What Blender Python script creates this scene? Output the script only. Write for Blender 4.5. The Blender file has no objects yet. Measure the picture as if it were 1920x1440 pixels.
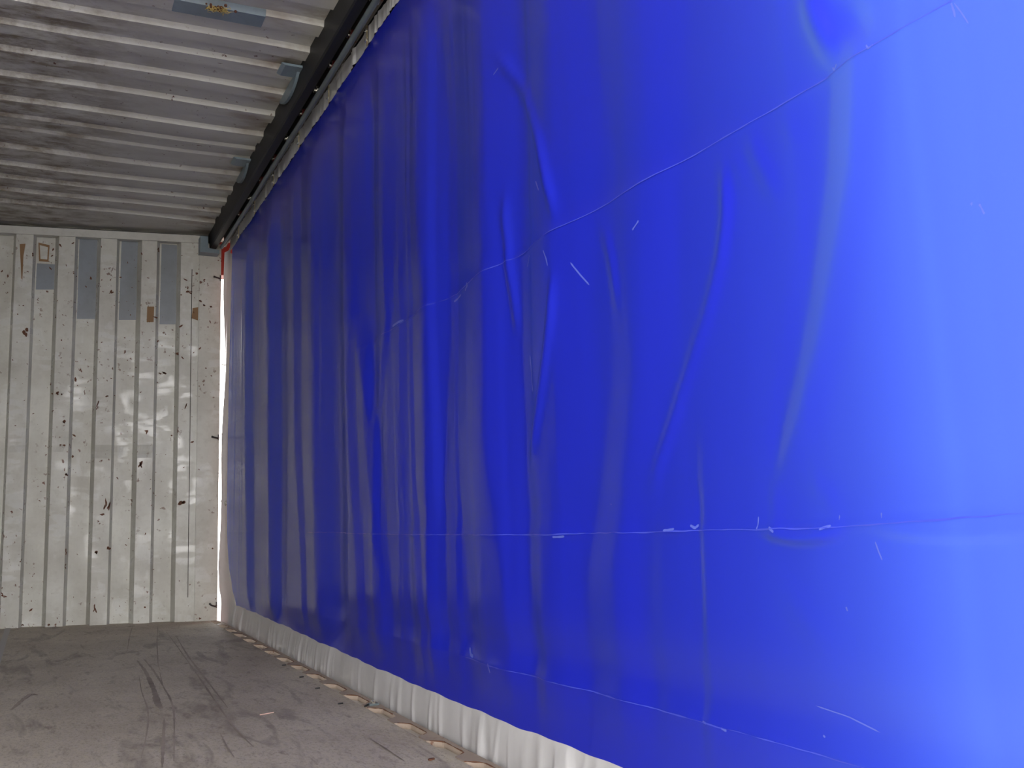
import bpy, bmesh, math, random
import numpy as np
from mathutils import Matrix, Vector
random.seed(7); rng = np.random.default_rng(11)
scene = bpy.context.scene
COL = scene.collection

# ------------------------------------------------------------------ camera
F_PX = 1844.14
YAW, PIT, ROL = -0.44641781, -0.13932331, -0.0295009
def _rot(a, b, c):
    cx, sx, cy, sy, cz, sz = math.cos(a), math.sin(a), math.cos(b), math.sin(b), math.cos(c), math.sin(c)
    Ry = np.array([[cx, 0, sx], [0, 1, 0], [-sx, 0, cx]])
    Rx = np.array([[1, 0, 0], [0, cy, -sy], [0, sy, cy]])
    Rz = np.array([[cz, -sz, 0], [sz, cz, 0], [0, 0, 1]])
    return Rz @ Rx @ Ry
M = _rot(YAW, PIT, ROL)
def ax(r): return Vector((M[r][0], M[r][2], -M[r][1]))
cam = bpy.data.objects.new('camera', bpy.data.cameras.new('camera'))
COL.objects.link(cam)
cam.data.sensor_width = 36.0
cam.data.lens = 36.0 * F_PX / 1920.0
cam.data.clip_start = 0.02
R_, U_, B_ = ax(0), -ax(1), -ax(2)
cam.matrix_world = Matrix(((R_.x, U_.x, B_.x, 0), (R_.y, U_.y, B_.y, 0), (R_.z, U_.z, B_.z, 0), (0, 0, 0, 1)))
scene.camera = cam

# ------------------------------------------------------------------ light
world = bpy.data.worlds.new('overcast_sky'); scene.world = world
world.use_nodes = True
wn = world.node_tree
bg = wn.nodes['Background']
bg.inputs[0].default_value = (1.0, 0.965, 0.92, 1)
bg.inputs[1].default_value = 5.6
tc = wn.nodes.new('ShaderNodeTexCoord'); sp = wn.nodes.new('ShaderNodeSeparateXYZ'); wr_ = wn.nodes.new('ShaderNodeValToRGB')
wn.links.new(tc.outputs['Generated'], sp.inputs[0]); wn.links.new(sp.outputs[2], wr_.inputs[0])
wr_.color_ramp.elements[0].position = 0.05; wr_.color_ramp.elements[0].color = (1.35, 1.30, 1.25, 1)   # hazy bright horizon
wr_.color_ramp.elements[1].position = 0.65; wr_.color_ramp.elements[1].color = (0.50, 0.50, 0.49, 1)
wn.links.new(wr_.outputs[0], bg.inputs[0])
sun = bpy.data.objects.new('sun', bpy.data.lights.new('sun', 'SUN')); COL.objects.link(sun)
sun.data.energy = 17.0; sun.data.angle = math.radians(3); sun.data.color = (1.0, 0.95, 0.88)   # lights the yard behind the open end
sun.rotation_euler = Vector((0.55, -0.25, -0.80)).to_track_quat('-Z', 'Y').to_euler()
vs = scene.view_settings
vs.view_transform = 'Standard'; vs.look = 'None'; vs.gamma = 1; vs.use_curve_mapping = False
vs.exposure = 0.32

# ------------------------------------------------------------------ helpers
def px(x, y):
    """direction of photo measurement as world vector"""
    v = M.T @ np.array([x - 960.0, y - 720.0, F_PX])
    return np.array([v[0], v[2], -v[1]])
def on_x(x, y, X=1.0):
    v = px(x, y); v = v * (X / v[0]); return v[1], v[2]
def on_z(x, y, Z):
    v = px(x, y); v = v * (Z / v[2]); return v[0], v[1]

def link(name, me, mat=None, parent=None):
    o = bpy.data.objects.new(name, me); COL.objects.link(o)
    if mat is not None: me.materials.append(mat)
    if parent is not None: o.parent = parent
    return o
def obj(name, bm, mat, parent=None, smooth=False, origin=None):
    me = bpy.data.meshes.new(name)
    if origin is not None: bmesh.ops.translate(bm, verts=bm.verts, vec=-Vector(origin))
    bmesh.ops.recalc_face_normals(bm, faces=bm.faces)
    bm.to_mesh(me); bm.free()
    if smooth:
        me.shade_smooth()
    o = link(name, me, mat, parent)
    if origin is not None: o.location = origin
    return o
def tag(o, label=None, cat=None, group=None, kind=None):
    if label: o['label'] = label
    if cat: o['category'] = cat
    if group: o['group'] = group
    if kind: o['kind'] = kind
    return o
def struct(o, label=None, cat=None):
    return tag(o, label, cat, kind='structure')
def box(bm, x0, x1, y0, y1, z0, z1, bev=0.0):
    vs_ = [bm.verts.new((x, y, z)) for x in (x0, x1) for y in (y0, y1) for z in (z0, z1)]
    f = [(0, 1, 3, 2), (4, 6, 7, 5), (0, 4, 5, 1), (2, 3, 7, 6), (0, 2, 6, 4), (1, 5, 7, 3)]
    fs = [bm.faces.new([vs_[i] for i in q]) for q in f]
    if bev:
        es = set(e for q in fs for e in q.edges)
        bmesh.ops.bevel(bm, geom=list(es), offset=bev, segments=2, affect='EDGES')
    return vs_
def prism(bm, prof, axis, a0, a1, thick=None):
    """closed polygon profile (2D) swept along axis ('y': prof=(x,z); 'x': prof=(y,z); 'z': prof=(x,y))"""
    def P(p, a):
        return (p[0], a, p[1]) if axis == 'y' else (a, p[0], p[1]) if axis == 'x' else (p[0], p[1], a)
    A = [bm.verts.new(P(p, a0)) for p in prof]; B = [bm.verts.new(P(p, a1)) for p in prof]
    n = len(prof)
    for i in range(n):
        bm.faces.new((A[i], A[(i + 1) % n], B[(i + 1) % n], B[i]))
    bm.faces.new(A[::-1]); bm.faces.new(B)
def tube(bm, pts, r, seg=10, cap=True):
    pts = [Vector(p) for p in pts]; rings = []
    for i, p in enumerate(pts):
        t = (pts[min(i + 1, len(pts) - 1)] - pts[max(i - 1, 0)]).normalized()
        a = t.orthogonal().normalized() if i == 0 else (a - t * a.dot(t)).normalized()
        b = t.cross(a)
        rr = r[i] if isinstance(r, (list, tuple)) else r
        rings.append([bm.verts.new(p + (a * math.cos(2 * math.pi * k / seg) + b * math.sin(2 * math.pi * k / seg)) * rr) for k in range(seg)])
    for i in range(len(rings) - 1):
        for k in range(seg):
            bm.faces.new((rings[i][k], rings[i][(k + 1) % seg], rings[i + 1][(k + 1) % seg], rings[i + 1][k]))
    if cap:
        bm.faces.new(rings[0][::-1]); bm.faces.new(rings[-1])
def grid_mesh(name, X, Y, Z, mat, parent=None, smooth=True, flip=False):
    n, m = X.shape
    co = np.stack([X, Y, Z], -1).reshape(-1, 3).astype(np.float32)
    i = np.arange(n * m).reshape(n, m)
    q = np.stack([i[:-1, :-1], i[1:, :-1], i[1:, 1:], i[:-1, 1:]], -1).reshape(-1, 4)
    if flip: q = q[:, ::-1]
    me = bpy.data.meshes.new(name)
    me.vertices.add(n * m); me.vertices.foreach_set('co', co.ravel())
    me.loops.add(q.size); me.loops.foreach_set('vertex_index', q.astype(np.int32).ravel())
    me.polygons.add(len(q)); me.polygons.foreach_set('loop_start', np.arange(0, q.size, 4, dtype=np.int32))
    me.update(calc_edges=True); me.validate()
    if smooth: me.shade_smooth()
    else: me.shade_flat()
    return link(name, me, mat, parent)
def smooth1(a, s, axis=0):
    k = int(max(1, s * 3)); t = np.arange(-k, k + 1); g = np.exp(-t * t / (2.0 * s * s)); g /= g.sum()
    def f(v):
        p = np.concatenate([np.full(k, v[0]), v, np.full(k, v[-1])]); return np.convolve(p, g, 'valid')
    return np.apply_along_axis(f, axis, a)

# ------------------------------------------------------------------ materials
class Mat:
    def __init__(s, name, rough=0.6, metal=0.0, color=(0.5, 0.5, 0.5), spec=0.5):
        s.m = bpy.data.materials.new(name); s.m.use_nodes = True; s.t = s.m.node_tree
        s.b = s.t.nodes['Principled BSDF']
        s.b.inputs['Base Color'].default_value = (*color, 1); s.b.inputs['Roughness'].default_value = rough
        s.b.inputs['Metallic'].default_value = metal; s.b.inputs['Specular IOR Level'].default_value = spec
        s._c = None
    def n(s, typ, **kw):
        nd = s.t.nodes.new(typ)
        for k, v in kw.items():
            if hasattr(nd, k): setattr(nd, k, v)
            else: nd.inputs[k].default_value = v
        return nd
    def l(s, a, b): s.t.links.new(a, b)
    def coords(s, scale=(1, 1, 1), loc=(0, 0, 0)):
        if s._c is None:
            s._c = s.n('ShaderNodeNewGeometry')
        mp = s.n('ShaderNodeMapping'); mp.inputs['Scale'].default_value = scale; mp.inputs['Location'].default_value = loc
        s.l(s._c.outputs['Position'], mp.inputs[0]); return mp.outputs[0]
    def noise(s, scale=5, detail=4, rough=0.55, st=(1, 1, 1), loc=(0, 0, 0), lo=0.4, hi=0.6, dist=0.0):
        nz = s.n('ShaderNodeTexNoise'); nz.inputs['Scale'].default_value = scale; nz.inputs['Detail'].default_value = detail
        nz.inputs['Roughness'].default_value = rough; nz.inputs['Distortion'].default_value = dist
        s.l(s.coords(st, loc), nz.inputs['Vector'])
        mr = s.n('ShaderNodeMapRange'); mr.inputs[1].default_value = lo; mr.inputs[2].default_value = hi
        s.l(nz.outputs[0], mr.inputs[0]); return mr.outputs[0]
    def mul(s, a, b, op='MULTIPLY'):
        m = s.n('ShaderNodeMath', operation=op)
        for i, v in enumerate((a, b)):
            if isinstance(v, (int, float)): m.inputs[i].default_value = v
            else: s.l(v, m.inputs[i])
        return m.outputs[0]
    def mix(s, fac, a, b):
        m = s.n('ShaderNodeMix', data_type='RGBA')
        if isinstance(fac, (int, float)): m.inputs[0].default_value = fac
        else: s.l(fac, m.inputs[0])
        for i, v in ((6, a), (7, b)):
            if isinstance(v, tuple): m.inputs[i].default_value = (*v, 1)
            else: s.l(v, m.inputs[i])
        return m.outputs[2]
    def axis(s, which, lo, hi):
        if s._c is None: s.coords()
        sp = s.n('ShaderNodeSeparateXYZ'); s.l(s._c.outputs['Position'], sp.inputs[0])
        mr = s.n('ShaderNodeMapRange'); mr.inputs[1].default_value = lo; mr.inputs[2].default_value = hi
        s.l(sp.outputs[which], mr.inputs[0]); return mr.outputs[0]
    def color(s, c): s.l(c, s.b.inputs['Base Color'])
    def rough(s, r): s.l(r, s.b.inputs['Roughness'])
    def bump(s, h, strength=0.3, dist=0.005):
        b = s.n('ShaderNodeBump'); b.inputs['Strength'].default_value = strength; b.inputs['Distance'].default_value = dist
        s.l(h, b.inputs['Height'])
        s.l(b.outputs[0], s.b.inputs['Normal']); return b

def painted_steel(name, base, dirt, rust=(0.13, 0.045, 0.02), rustlo=0.66, rough=0.45, dirt_amt=0.6, st=(1, 1, 1), scuff=None):
    m = Mat(name, rough=rough)
    c = m.mix(m.mul(m.noise(3.2, 6, 0.6, st=st, lo=0.42, hi=0.68), dirt_amt), base, dirt)
    c = m.mix(m.mul(m.noise(26, 5, 0.65, st=st, lo=0.5, hi=0.75), 0.35), c, dirt)
    if scuff:
        sc = m.mul(m.noise(4, 3, 0.5, st=(2.2, 1, 1.1), loc=(3, 1, 7), lo=0.5, hi=0.6), m.noise(14, 3, 0.5, st=(0.5, 1, 1.6), loc=(1, 5, 2), lo=0.48, hi=0.56))
        c = m.mix(m.mul(sc, 0.55), c, scuff)
        rr = m.n('ShaderNodeMapRange'); rr.inputs[3].default_value = rough; rr.inputs[4].default_value = rough * 0.5
        m.l(sc, rr.inputs[0]); m.rough(rr.outputs[0])
    r1 = m.mul(m.noise(34, 4, 0.6, lo=rustlo, hi=rustlo + 0.03), m.noise(3.0, 2, 0.5, loc=(5, 2, 9), lo=0.46, hi=0.6))
    c = m.mix(r1, c, rust)
    m.color(c); m.bump(m.noise(9, 5, 0.5, lo=0, hi=1), 0.25, 0.004)
    return m.m

WALL = painted_steel('white_painted_wall_steel', (0.60, 0.60, 0.55), (0.38, 0.36, 0.31), scuff=(0.72, 0.73, 0.71), rustlo=0.63, rough=0.42, dirt_amt=0.55)
HEADER = painted_steel('white_painted_header_steel', (0.60, 0.60, 0.56), (0.40, 0.38, 0.34), rustlo=0.7)
LEFTW = painted_steel('dull_grey_side_paint', (0.16, 0.16, 0.155), (0.10, 0.095, 0.09))
PATCH = painted_steel('grey_repair_paint', (0.25, 0.28, 0.32), (0.19, 0.20, 0.21), rustlo=0.72, rough=0.35, dirt_amt=0.8)
BRACK = painted_steel('blue_grey_paint', (0.22, 0.29, 0.34), (0.13, 0.16, 0.18), rustlo=0.75, rough=0.4)
DARK = painted_steel('blackened_beam_steel', (0.012, 0.013, 0.016), (0.009, 0.008, 0.007), rustlo=0.72, rust=(0.03, 0.02, 0.015), rough=0.55)
TRACK = painted_steel('dirty_track_steel', (0.13, 0.12, 0.105), (0.07, 0.06, 0.05), rustlo=0.6, rough=0.6)
REDPAINT = Mat('red_primer_paint', 0.5, color=(0.20, 0.022, 0.012)).m
# ceiling: off-white paint, brown grime in the left part of the roof
def ceiling_mat():
    m = Mat('grimy_roof_paint', 0.5)
    c = m.mix(m.mul(m.noise(2.5, 5, 0.6, st=(1, 3, 1), lo=0.4, hi=0.7), 0.5), (0.60, 0.60, 0.56), (0.42, 0.40, 0.36))
    left = m.axis(0, 0.45, 0.0)
    g = m.mul(left, m.noise(7, 6, 0.7, st=(0.8, 1.6, 1), lo=0.42, hi=0.62))
    c = m.mix(m.mul(g, 0.85), c, (0.17, 0.125, 0.075))
    right = m.axis(0, 0.6, 0.85)
    g2 = m.mul(right, m.noise(3, 5, 0.6, st=(1, 2.2, 1), loc=(2, 8, 1), lo=0.5, hi=0.66))
    c = m.mix(m.mul(g2, 0.8), c, (0.20, 0.12, 0.06))
    r = m.mul(m.noise(40, 3, 0.6, lo=0.66, hi=0.69), m.noise(3.5, 2, 0.5, loc=(4, 4, 4), lo=0.42, hi=0.6))
    c = m.mix(r, c, (0.10, 0.03, 0.015))
    m.color(c); m.bump(m.noise(10, 4, 0.5, lo=0, hi=1), 0.2, 0.004)
    return m.m
CEIL = ceiling_mat()
def floor_mat():
    m = Mat('worn_plywood_floor', 0.62)
    c = m.mix(m.noise(2.2, 6, 0.65, st=(1.3, 0.9, 1), lo=0.38, hi=0.66), (0.53, 0.475, 0.37), (0.37, 0.315, 0.24))
    c = m.mix(m.mul(m.noise(70, 8, 0.85, st=(1, 0.3, 1), lo=0.45, hi=0.65), 0.75), c, (0.44, 0.39, 0.35))
    c = m.mix(m.mul(m.noise(30, 5, 0.7, st=(1, 0.3, 1), loc=(9, 2, 1), lo=0.56, hi=0.72), 0.6), c, (0.12, 0.07, 0.055))
    s = m.mul(m.noise(5, 4, 0.6, st=(1.6, 0.35, 1), loc=(2, 3, 3), dist=1.2, lo=0.55, hi=0.66), 0.45)
    c = m.mix(s, c, (0.105, 0.075, 0.065))
    c = m.mix(m.mul(m.noise(120, 8, 0.9, st=(1, 0.5, 1), lo=0.50, hi=0.66), 0.85), c, (0.12, 0.095, 0.08))
    m.color(c); m.bump(m.noise(45, 6, 0.7, st=(1, 0.2, 1), lo=0.3, hi=0.7), 0.25, 0.002)
    return m.m
FLOOR = floor_mat()
PIPEL = Mat('grey_joint_strip', 0.6, color=(0.42, 0.41, 0.39)).m
SCUFFMARK = painted_steel('dark_floor_scuff', (0.33, 0.275, 0.225), (0.15, 0.12, 0.10), rustlo=0.8, rough=0.7, dirt_amt=0.9)
def tarp_mat():
    m = Mat('blue_pvc_tarpaulin', 0.20, spec=0.36)
    m.b.inputs['Base Color'].default_value = (0.015, 0.025, 0.58, 1)
    bp = m.bump(m.noise(14, 2, 0.4, st=(0, 1, 0.03), lo=0, hi=1), 0.35, 0.006)
    tr = m.n('ShaderNodeBsdfTranslucent'); tr.inputs[0].default_value = (0.18, 0.38, 1.0, 1)
    mx = m.n('ShaderNodeMixShader'); mx.inputs[0].default_value = 0.24
    out = m.t.nodes['Material Output']
    m.l(m.b.outputs[0], mx.inputs[1]); m.l(tr.outputs[0], mx.inputs[2]); m.l(mx.outputs[0], out.inputs[0])
    return m.m
TARP = tarp_mat()
def hem_mat():
    m = Mat('grey_white_pvc_hem', 0.3)
    c = m.mix(m.mul(m.noise(6, 5, 0.6, lo=0.4, hi=0.7), 0.5), (0.68, 0.68, 0.70), (0.52, 0.52, 0.53))
    m.color(c); m.bump(m.noise(16, 3, 0.5, st=(0, 1, 0.12), lo=0, hi=1), 0.5, 0.006)
    tr = m.n('ShaderNodeBsdfTranslucent'); tr.inputs[0].default_value = (0.7, 0.68, 0.68, 1)
    mx = m.n('ShaderNodeMixShader'); mx.inputs[0].default_value = 0.15
    m.l(m.b.outputs[0], mx.inputs[1]); m.l(tr.outputs[0], mx.inputs[2]); m.l(mx.outputs[0], m.t.nodes['Material Output'].inputs[0])
    return m.m
HEM = hem_mat()
SCUFF = Mat('whitened_crease', 0.5, color=(0.09, 0.13, 0.60)).m
RUST = Mat('rust_brown', 0.85, color=(0.12, 0.05, 0.026)).m
RUSTL = Mat('rust_ochre', 0.85, color=(0.28, 0.17, 0.09)).m
RUSTD = Mat('dark_scratch', 0.8, color=(0.045, 0.038, 0.03)).m
EDGE = painted_steel('beige_floor_rail_paint', (0.34, 0.27, 0.22), (0.22, 0.17, 0.14), rustlo=0.62, rough=0.55)
POCKET = painted_steel('pale_pocket_paint', (0.50, 0.46, 0.40), (0.34, 0.30, 0.25), rustlo=0.66, rough=0.4)
PIPE = painted_steel('grey_rail_pipe', (0.13, 0.165, 0.18), (0.09, 0.10, 0.11), rustlo=0.75, rough=0.35)
CHROME = Mat('worn_zinc', 0.25, 0.9, (0.75, 0.74, 0.68)).m
BRASS = Mat('brassy_zinc', 0.28, 0.9, (0.80, 0.70, 0.45)).m
BLACK = Mat('black_hook_steel', 0.5, 0.3, (0.03, 0.03, 0.03)).m
REDROLL = Mat('dull_red_roller', 0.5, color=(0.16, 0.02, 0.018)).m
GOLD = Mat('dry_yellow_fibre', 0.6, color=(0.62, 0.48, 0.16)).m
WOODCHIP = Mat('pale_splinter', 0.7, color=(0.62, 0.42, 0.36)).m
CONC = Mat('outdoor_concrete', 0.8, color=(0.27, 0.26, 0.245)).m

# ------------------------------------------------------------------ dimensions
XR, XL, YB, YEND = 1.0, -1.36, 0.42, 6.25
def zfloor(x, y):
    t = np.clip((y - 2.4) / 3.85, 0, 1.1)
    return -0.566 + 0.031 * t + 0.018 * t * np.clip((0.97 - x) / 1.2, 0, 1)
def ywall(x): return YEND + np.clip(0.95 - x, -1, 3) * 0.15

# ------------------------------------------------------------------ floor
xs = np.linspace(XL - 0.09, 0.932, 40); ys = np.linspace(YB, 6.75, 90)
GX, GY = np.meshgrid(xs, ys, indexing='ij')
fl = grid_mesh('floor', GX, GY, zfloor(GX, GY), FLOOR, smooth=True, flip=False)
struct(fl)
# long curved scrape marks left by dragged cargo: thin films lying on the boards
def stroke(name, pts, wid, mat, parent, zoff=0.0015, n=40):
    P = np.array([on_z(*p, -0.555) for p in pts]); t = np.linspace(0, 1, len(P)); tt = np.linspace(0, 1, n)
    x = np.interp(tt, t, P[:, 0]); y = np.interp(tt, t, P[:, 1])
    x = smooth1(x, 2); y = smooth1(y, 2)
    dx, dy = np.gradient(x), np.gradient(y); L = np.hypot(dx, dy) + 1e-9
    w_ = wid * 0.8 * (0.35 + 0.65 * np.sin(np.pi * np.clip(tt, 0.02, 0.98))) * (0.7 + 0.6 * rng.random(n))
    X = np.stack([x - dy / L * w_, x + dy / L * w_]); Y = np.stack([y + dx / L * w_, y - dx / L * w_])
    return grid_mesh(name, X, Y, zfloor(X, Y) + zoff, mat, parent, smooth=False)
for pts, wd in (
    ([(256, 1243), (272, 1262), (286, 1290), (298, 1318), (305, 1330)], 0.010),
    ([(268, 1240), (285, 1258), (297, 1275), (306, 1290)], 0.006),
    ([(299, 1262), (305, 1290), (318, 1308), (326, 1330), (327, 1360), (326, 1430)], 0.004),
    ([(260, 1268), (265, 1300), (276, 1325), (279, 1350), (272, 1390), (264, 1420)], 0.003),
    ([(285, 1290), (295, 1320), (302, 1330)], 0.012),
    ([(309, 1190), (330, 1215), (350, 1242), (375, 1275), (400, 1310), (425, 1345), (450, 1372), (480, 1400)], 0.004),
    ([(330, 1200), (352, 1235), (385, 1275), (430, 1330)], 0.005),
    ([(250, 1178), (243, 1200), (238, 1230)], 0.003),
    ([(296, 1178), (294, 1210), (296, 1250), (300, 1262)], 0.003),
    ([(308, 1345), (306, 1390), (304, 1435)], 0.006),
    ([(20, 1335), (40, 1318), (58, 1305), (72, 1308)], 0.010),
    ([(690, 1377), (720, 1395), (760, 1420)], 0.003),
    ([(412, 1370), (425, 1395), (440, 1415)], 0.003),
):
    o = stroke('scrape_mark', pts, wd, SCUFFMARK, fl)
# pale joint strip along the left boards
JX = [on_z(22, 1163, -0.535)[0], on_z(2, 1218, -0.555)[0]]
bm = bmesh.new(); jx = JX[0]
o = grid_mesh('joint_strip', *(lambda A: (A[0], A[1], zfloor(A[0], A[1]) + 0.003))(np.meshgrid(np.linspace(jx - 0.014, jx + 0.014, 3), np.linspace(YB, 6.41, 60), indexing='ij')), PIPEL, fl)

# ------------------------------------------------------------------ ceiling (corrugated roof sheet)
ZC, ZH = 1.87, 1.892
prof = []
def period(y0, y1, y2, hi=ZH):
    # y0 lower end of the lit slope, y1 far edge of the lower flat, y2 next lit slope
    prof.extend([(y0, ZC), (y1, ZC), (y1 + 0.016, hi)])
    prof.append((y2 - 0.008, hi))
edges = [3.656, 3.846, 4.073, 4.31, 4.569]
flats = [3.732, 3.925, 4.155, 4.396, 4.664]
y = edges[0]
pre = []
while y > YB: y -= 0.218; pre.insert(0, y)
for i, a in enumerate(pre):
    nxt = pre[i + 1] if i + 1 < len(pre) else edges[0]
    period(a, a + 0.085, nxt)
for i in range(5):
    period(edges[i], flats[i], edges[i + 1] if i < 4 else 4.774)
prof += [(4.774, 1.876), (4.800, 1.876), (4.812, 1.887), (4.905, 1.887), (4.921, 1.876), (5.02, 1.876), (5.035, 1.89), (5.148, 1.89)]
e2 = [5.166, 5.411, 5.616, 5.825, 6.036]; f2 = [5.259, 5.49, 5.69, 5.90]
for i in range(4): period(e2[i], f2[i], e2[i + 1])
prof += [(6.036, ZC), (6.95, ZC)]
xs = np.linspace(XL - 0.09, 1.08, 60); P = np.array(prof)
Yp, Zp = P[:, 0], P[:, 1]
GX = np.repeat(xs[:, None], len(Yp), 1); GY = np.repeat(Yp[None], len(xs), 0)
GZ = np.repeat(Zp[None], len(xs), 0) + 0.003 * np.sin(GX * 5 + GY * 3)
ce = grid_mesh('ceiling', GX, GY, GZ, CEIL, smooth=False)
struct(ce)
sol = ce.modifiers.new('sheet', 'SOLIDIFY'); sol.thickness = 0.004; sol.offset = 1

# blue-grey repaired stretch of roof with a rusty fibre clump
def plate(name, pts2, z, mat, parent, th=0.002):
    bm = bmesh.new(); vb = [bm.verts.new((x, y, z)) for x, y in pts2]; vt = [bm.verts.new((x, y, z - th)) for x, y in pts2]
    n = len(vb); bm.faces.new(vb); bm.faces.new(vt[::-1])
    for i in range(n): bm.faces.new((vb[i], vb[(i + 1) % n], vt[(i + 1) % n], vt[i]))
    return obj(name, bm, mat, parent)

# ------------------------------------------------------------------ left wall, outer roof skin
bm = bmesh.new(); pr = []
yy = YB
while yy < 6.6:
    pr += [(XL, yy), (XL, yy + 0.07), (XL - 0.036, yy + 0.105), (XL - 0.036, yy + 0.175)]; yy += 0.21
prism(bm, pr + [(XL - 0.08, yy), (XL - 0.08, YB)], 'z', -0.62, 1.93)
struct(obj('wall_left', bm, LEFTW))

# ------------------------------------------------------------------ back wall (trapezoid panels)
pxs = lambda c: c / 4.465 + 1.0
def wx(cx):  # horizontal measurement on the end wall at mid height
    v = px(cx / 4.465, 810); k = v[0] / v[1]
    # intersection with ywall(x)
    return k * (YEND + 0.95 * 0.15) / (1 + 0.15 * k)
D = 0.052
segs = [(-999, 45, 1), (68, 217, 0), (243, 407, 1), (438, 577, 0), (607, 769, 1), (799, 937, 0), (964, 1119, 1), (1153, 1282, 0), (1314, 1461, 1), (1490, 1642, 0)]
prof = []
for a, b, rec in segs:
    xa = wx(a) if a > -900 else -0.235 - 0.14; xb = wx(b)
    d = D if rec else 0.0
    prof += [(xa, d), (xb, d)]
prof.append((wx(1642) + 0.03, 0.0))
x = prof[0][0]; rec = 0
while x > XL - 0.03:
    d = 0.0 if not rec else D
    prof = [(x - 0.155, d), (x - 0.024, d)] + prof; x -= 0.155; rec = not rec
prof = [(xx, ywall(xx) + d) for xx, d in prof]
WPROF = prof
zs = np.linspace(-0.56, float(px(190, 441)[2] / px(190, 441)[1] * 6.345), 60)
A = np.array(prof)
def wall_dents(X, Z):
    d = np.zeros_like(X)
    for (cx, cy, w_, h_, a) in ((870, 660, .10, .05, .010), (1220, 650, .05, .05, .012), (130, 560, .06, .06, .008), (500, 560, .05, .05, .010), (620, 300, .08, .2, .005)):
        xx = wx(cx); v = px(cx / 4.465, 700 + cy / 4.465); z0 = v[2] / v[1] * 6.3
        d += a * np.exp(-((X - xx) / w_) ** 2 - ((Z - z0) / h_) ** 2) * np.cos((Z - z0) / h_ * 2.2)
    d += 0.0012 * np.sin(Z * 9 + X * 30) + 0.0012 * np.sin(Z * 23 + X * 11)
    return d
GXw = np.repeat(A[:, 0][:, None], len(zs), 1); GZw = np.repeat(zs[None], len(A), 0)
# refine each flat with intermediate columns so that dents show
cols = []
for i in range(len(A) - 1):
    n = 6 if i % 2 == 0 else 2
    for t in np.linspace(0, 1, n, endpoint=False): cols.append(A[i] * (1 - t) + A[i + 1] * t)
cols.append(A[-1]); Cc = np.array(cols)
GXw = np.repeat(Cc[:, 0][:, None], len(zs), 1); GZw = np.repeat(zs[None], len(Cc), 0)
GYw = np.repeat(Cc[:, 1][:, None], len(zs), 1) + wall_dents(GXw, GZw)
wb = grid_mesh('wall_back', GXw, GYw, GZw, WALL, smooth=False)
sol = wb.modifiers.new('sheet', 'SOLIDIFY'); sol.thickness = 0.004; sol.offset = -1
struct(wb)
def wall_pt(x, y, push=0.0):
    """point on the back wall seen at photo position, front plane, optionally recessed plane"""
    v = px(x, y); k = v[0] / v[1]; Y0 = YEND + 0.95 * 0.15 + push
    Y = Y0 / (1 + 0.15 * k); return v * (Y / v[1])
def quad_on_wall(name, pts, mat, parent, push=0.0, th=0.002, lift=0.0012):
    P = [wall_pt(x, y, push) - np.array([0, lift + th, 0]) for x, y in pts]; Q = [p + np.array([0, th, 0]) for p in P]
    bm = bmesh.new(); a = [bm.verts.new(p) for p in P]; b = [bm.verts.new(p) for p in Q]; n = len(a)
    bm.faces.new(a)
    for i in range(n): bm.faces.new((a[i], b[i], b[(i + 1) % n], a[(i + 1) % n]))
    return obj(name, bm, mat, parent)
# header lip + shaded top frame
bm = bmesh.new()
xa, xb = -0.9, wall_pt(375, 440)[0]
h0, h1 = wall_pt(190, 447)[2], wall_pt(190, 433)[2]
for (x0, x1) in ((xa, xb),):
    vs_ = box(bm, x0, x1, 0, 0.05, h0, h1)
    for v in vs_: v.co.y += ywall(v.co.x) - 0.012
struct(obj('trim_1', bm, HEADER))
bm = bmesh.new()   # head plate between roof and header lip
vs_ = box(bm, XL, 0.975, 0, 0.05, 1.70, 1.90)
for v in vs_: v.co.y += ywall(v.co.x) + 0.06
struct(obj('trim_2', bm, DARK))
# corner post
pa = wall_pt(369, 800)[0]; pb = wall_pt(411.5, 800)[0]
bm = bmesh.new()
box(bm, pa, pb, ywall(0.9) - 0.004, ywall(0.9) + 0.09, -0.56, 1.80, 0.003)
cpost = struct(obj('trim_3', bm, WALL))
bm = bmesh.new(); box(bm, pb - 0.002, pb + 0.006, ywall(0.9) + 0.03, ywall(0.9) + 0.10, -0.56, 1.80)
struct(obj('trim_4', bm, REDPAINT))
# groove in the last panel (door gap)
quad_on_wall('panel_groove', [(359.4, 505), (360.6, 505), (352.6, 1120), (351.4, 1120)], RUSTD, wb)
# grey repair paint on the recessed panels
for pts in ([(149, 448), (186, 449), (181, 598), (144, 598)], [(228, 452), (263, 454), (257.5, 600), (222.5, 600)],
            [(303, 458), (336, 460), (332.5, 608), (299, 608)], [(69, 494), (105, 496), (103.5, 543), (67, 543)]):
    quad_on_wall('repaint_patch', pts, PATCH, wb, push=D)
quad_on_wall('rusty_repair_frame', [(72, 455), (93, 460), (91, 491), (73, 490)], RUSTL, wb, push=D)
quad_on_wall('repair_plate', [(74.5, 460), (90, 464), (88.5, 487), (76, 486)], WALL, wb, push=D, lift=0.004)
quad_on_wall('ochre_tape_mark', [(276, 575), (289, 575), (288, 604), (275, 604)], RUSTL, wb)
quad_on_wall('ochre_tape_mark', [(361, 578), (371.5, 576), (371, 601), (359.5, 597)], RUSTL, wb)
quad_on_wall('dark_scratch', [(37, 458), (48, 457), (44, 480), (42, 525), (40, 522)], RUSTL, wb)
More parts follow.
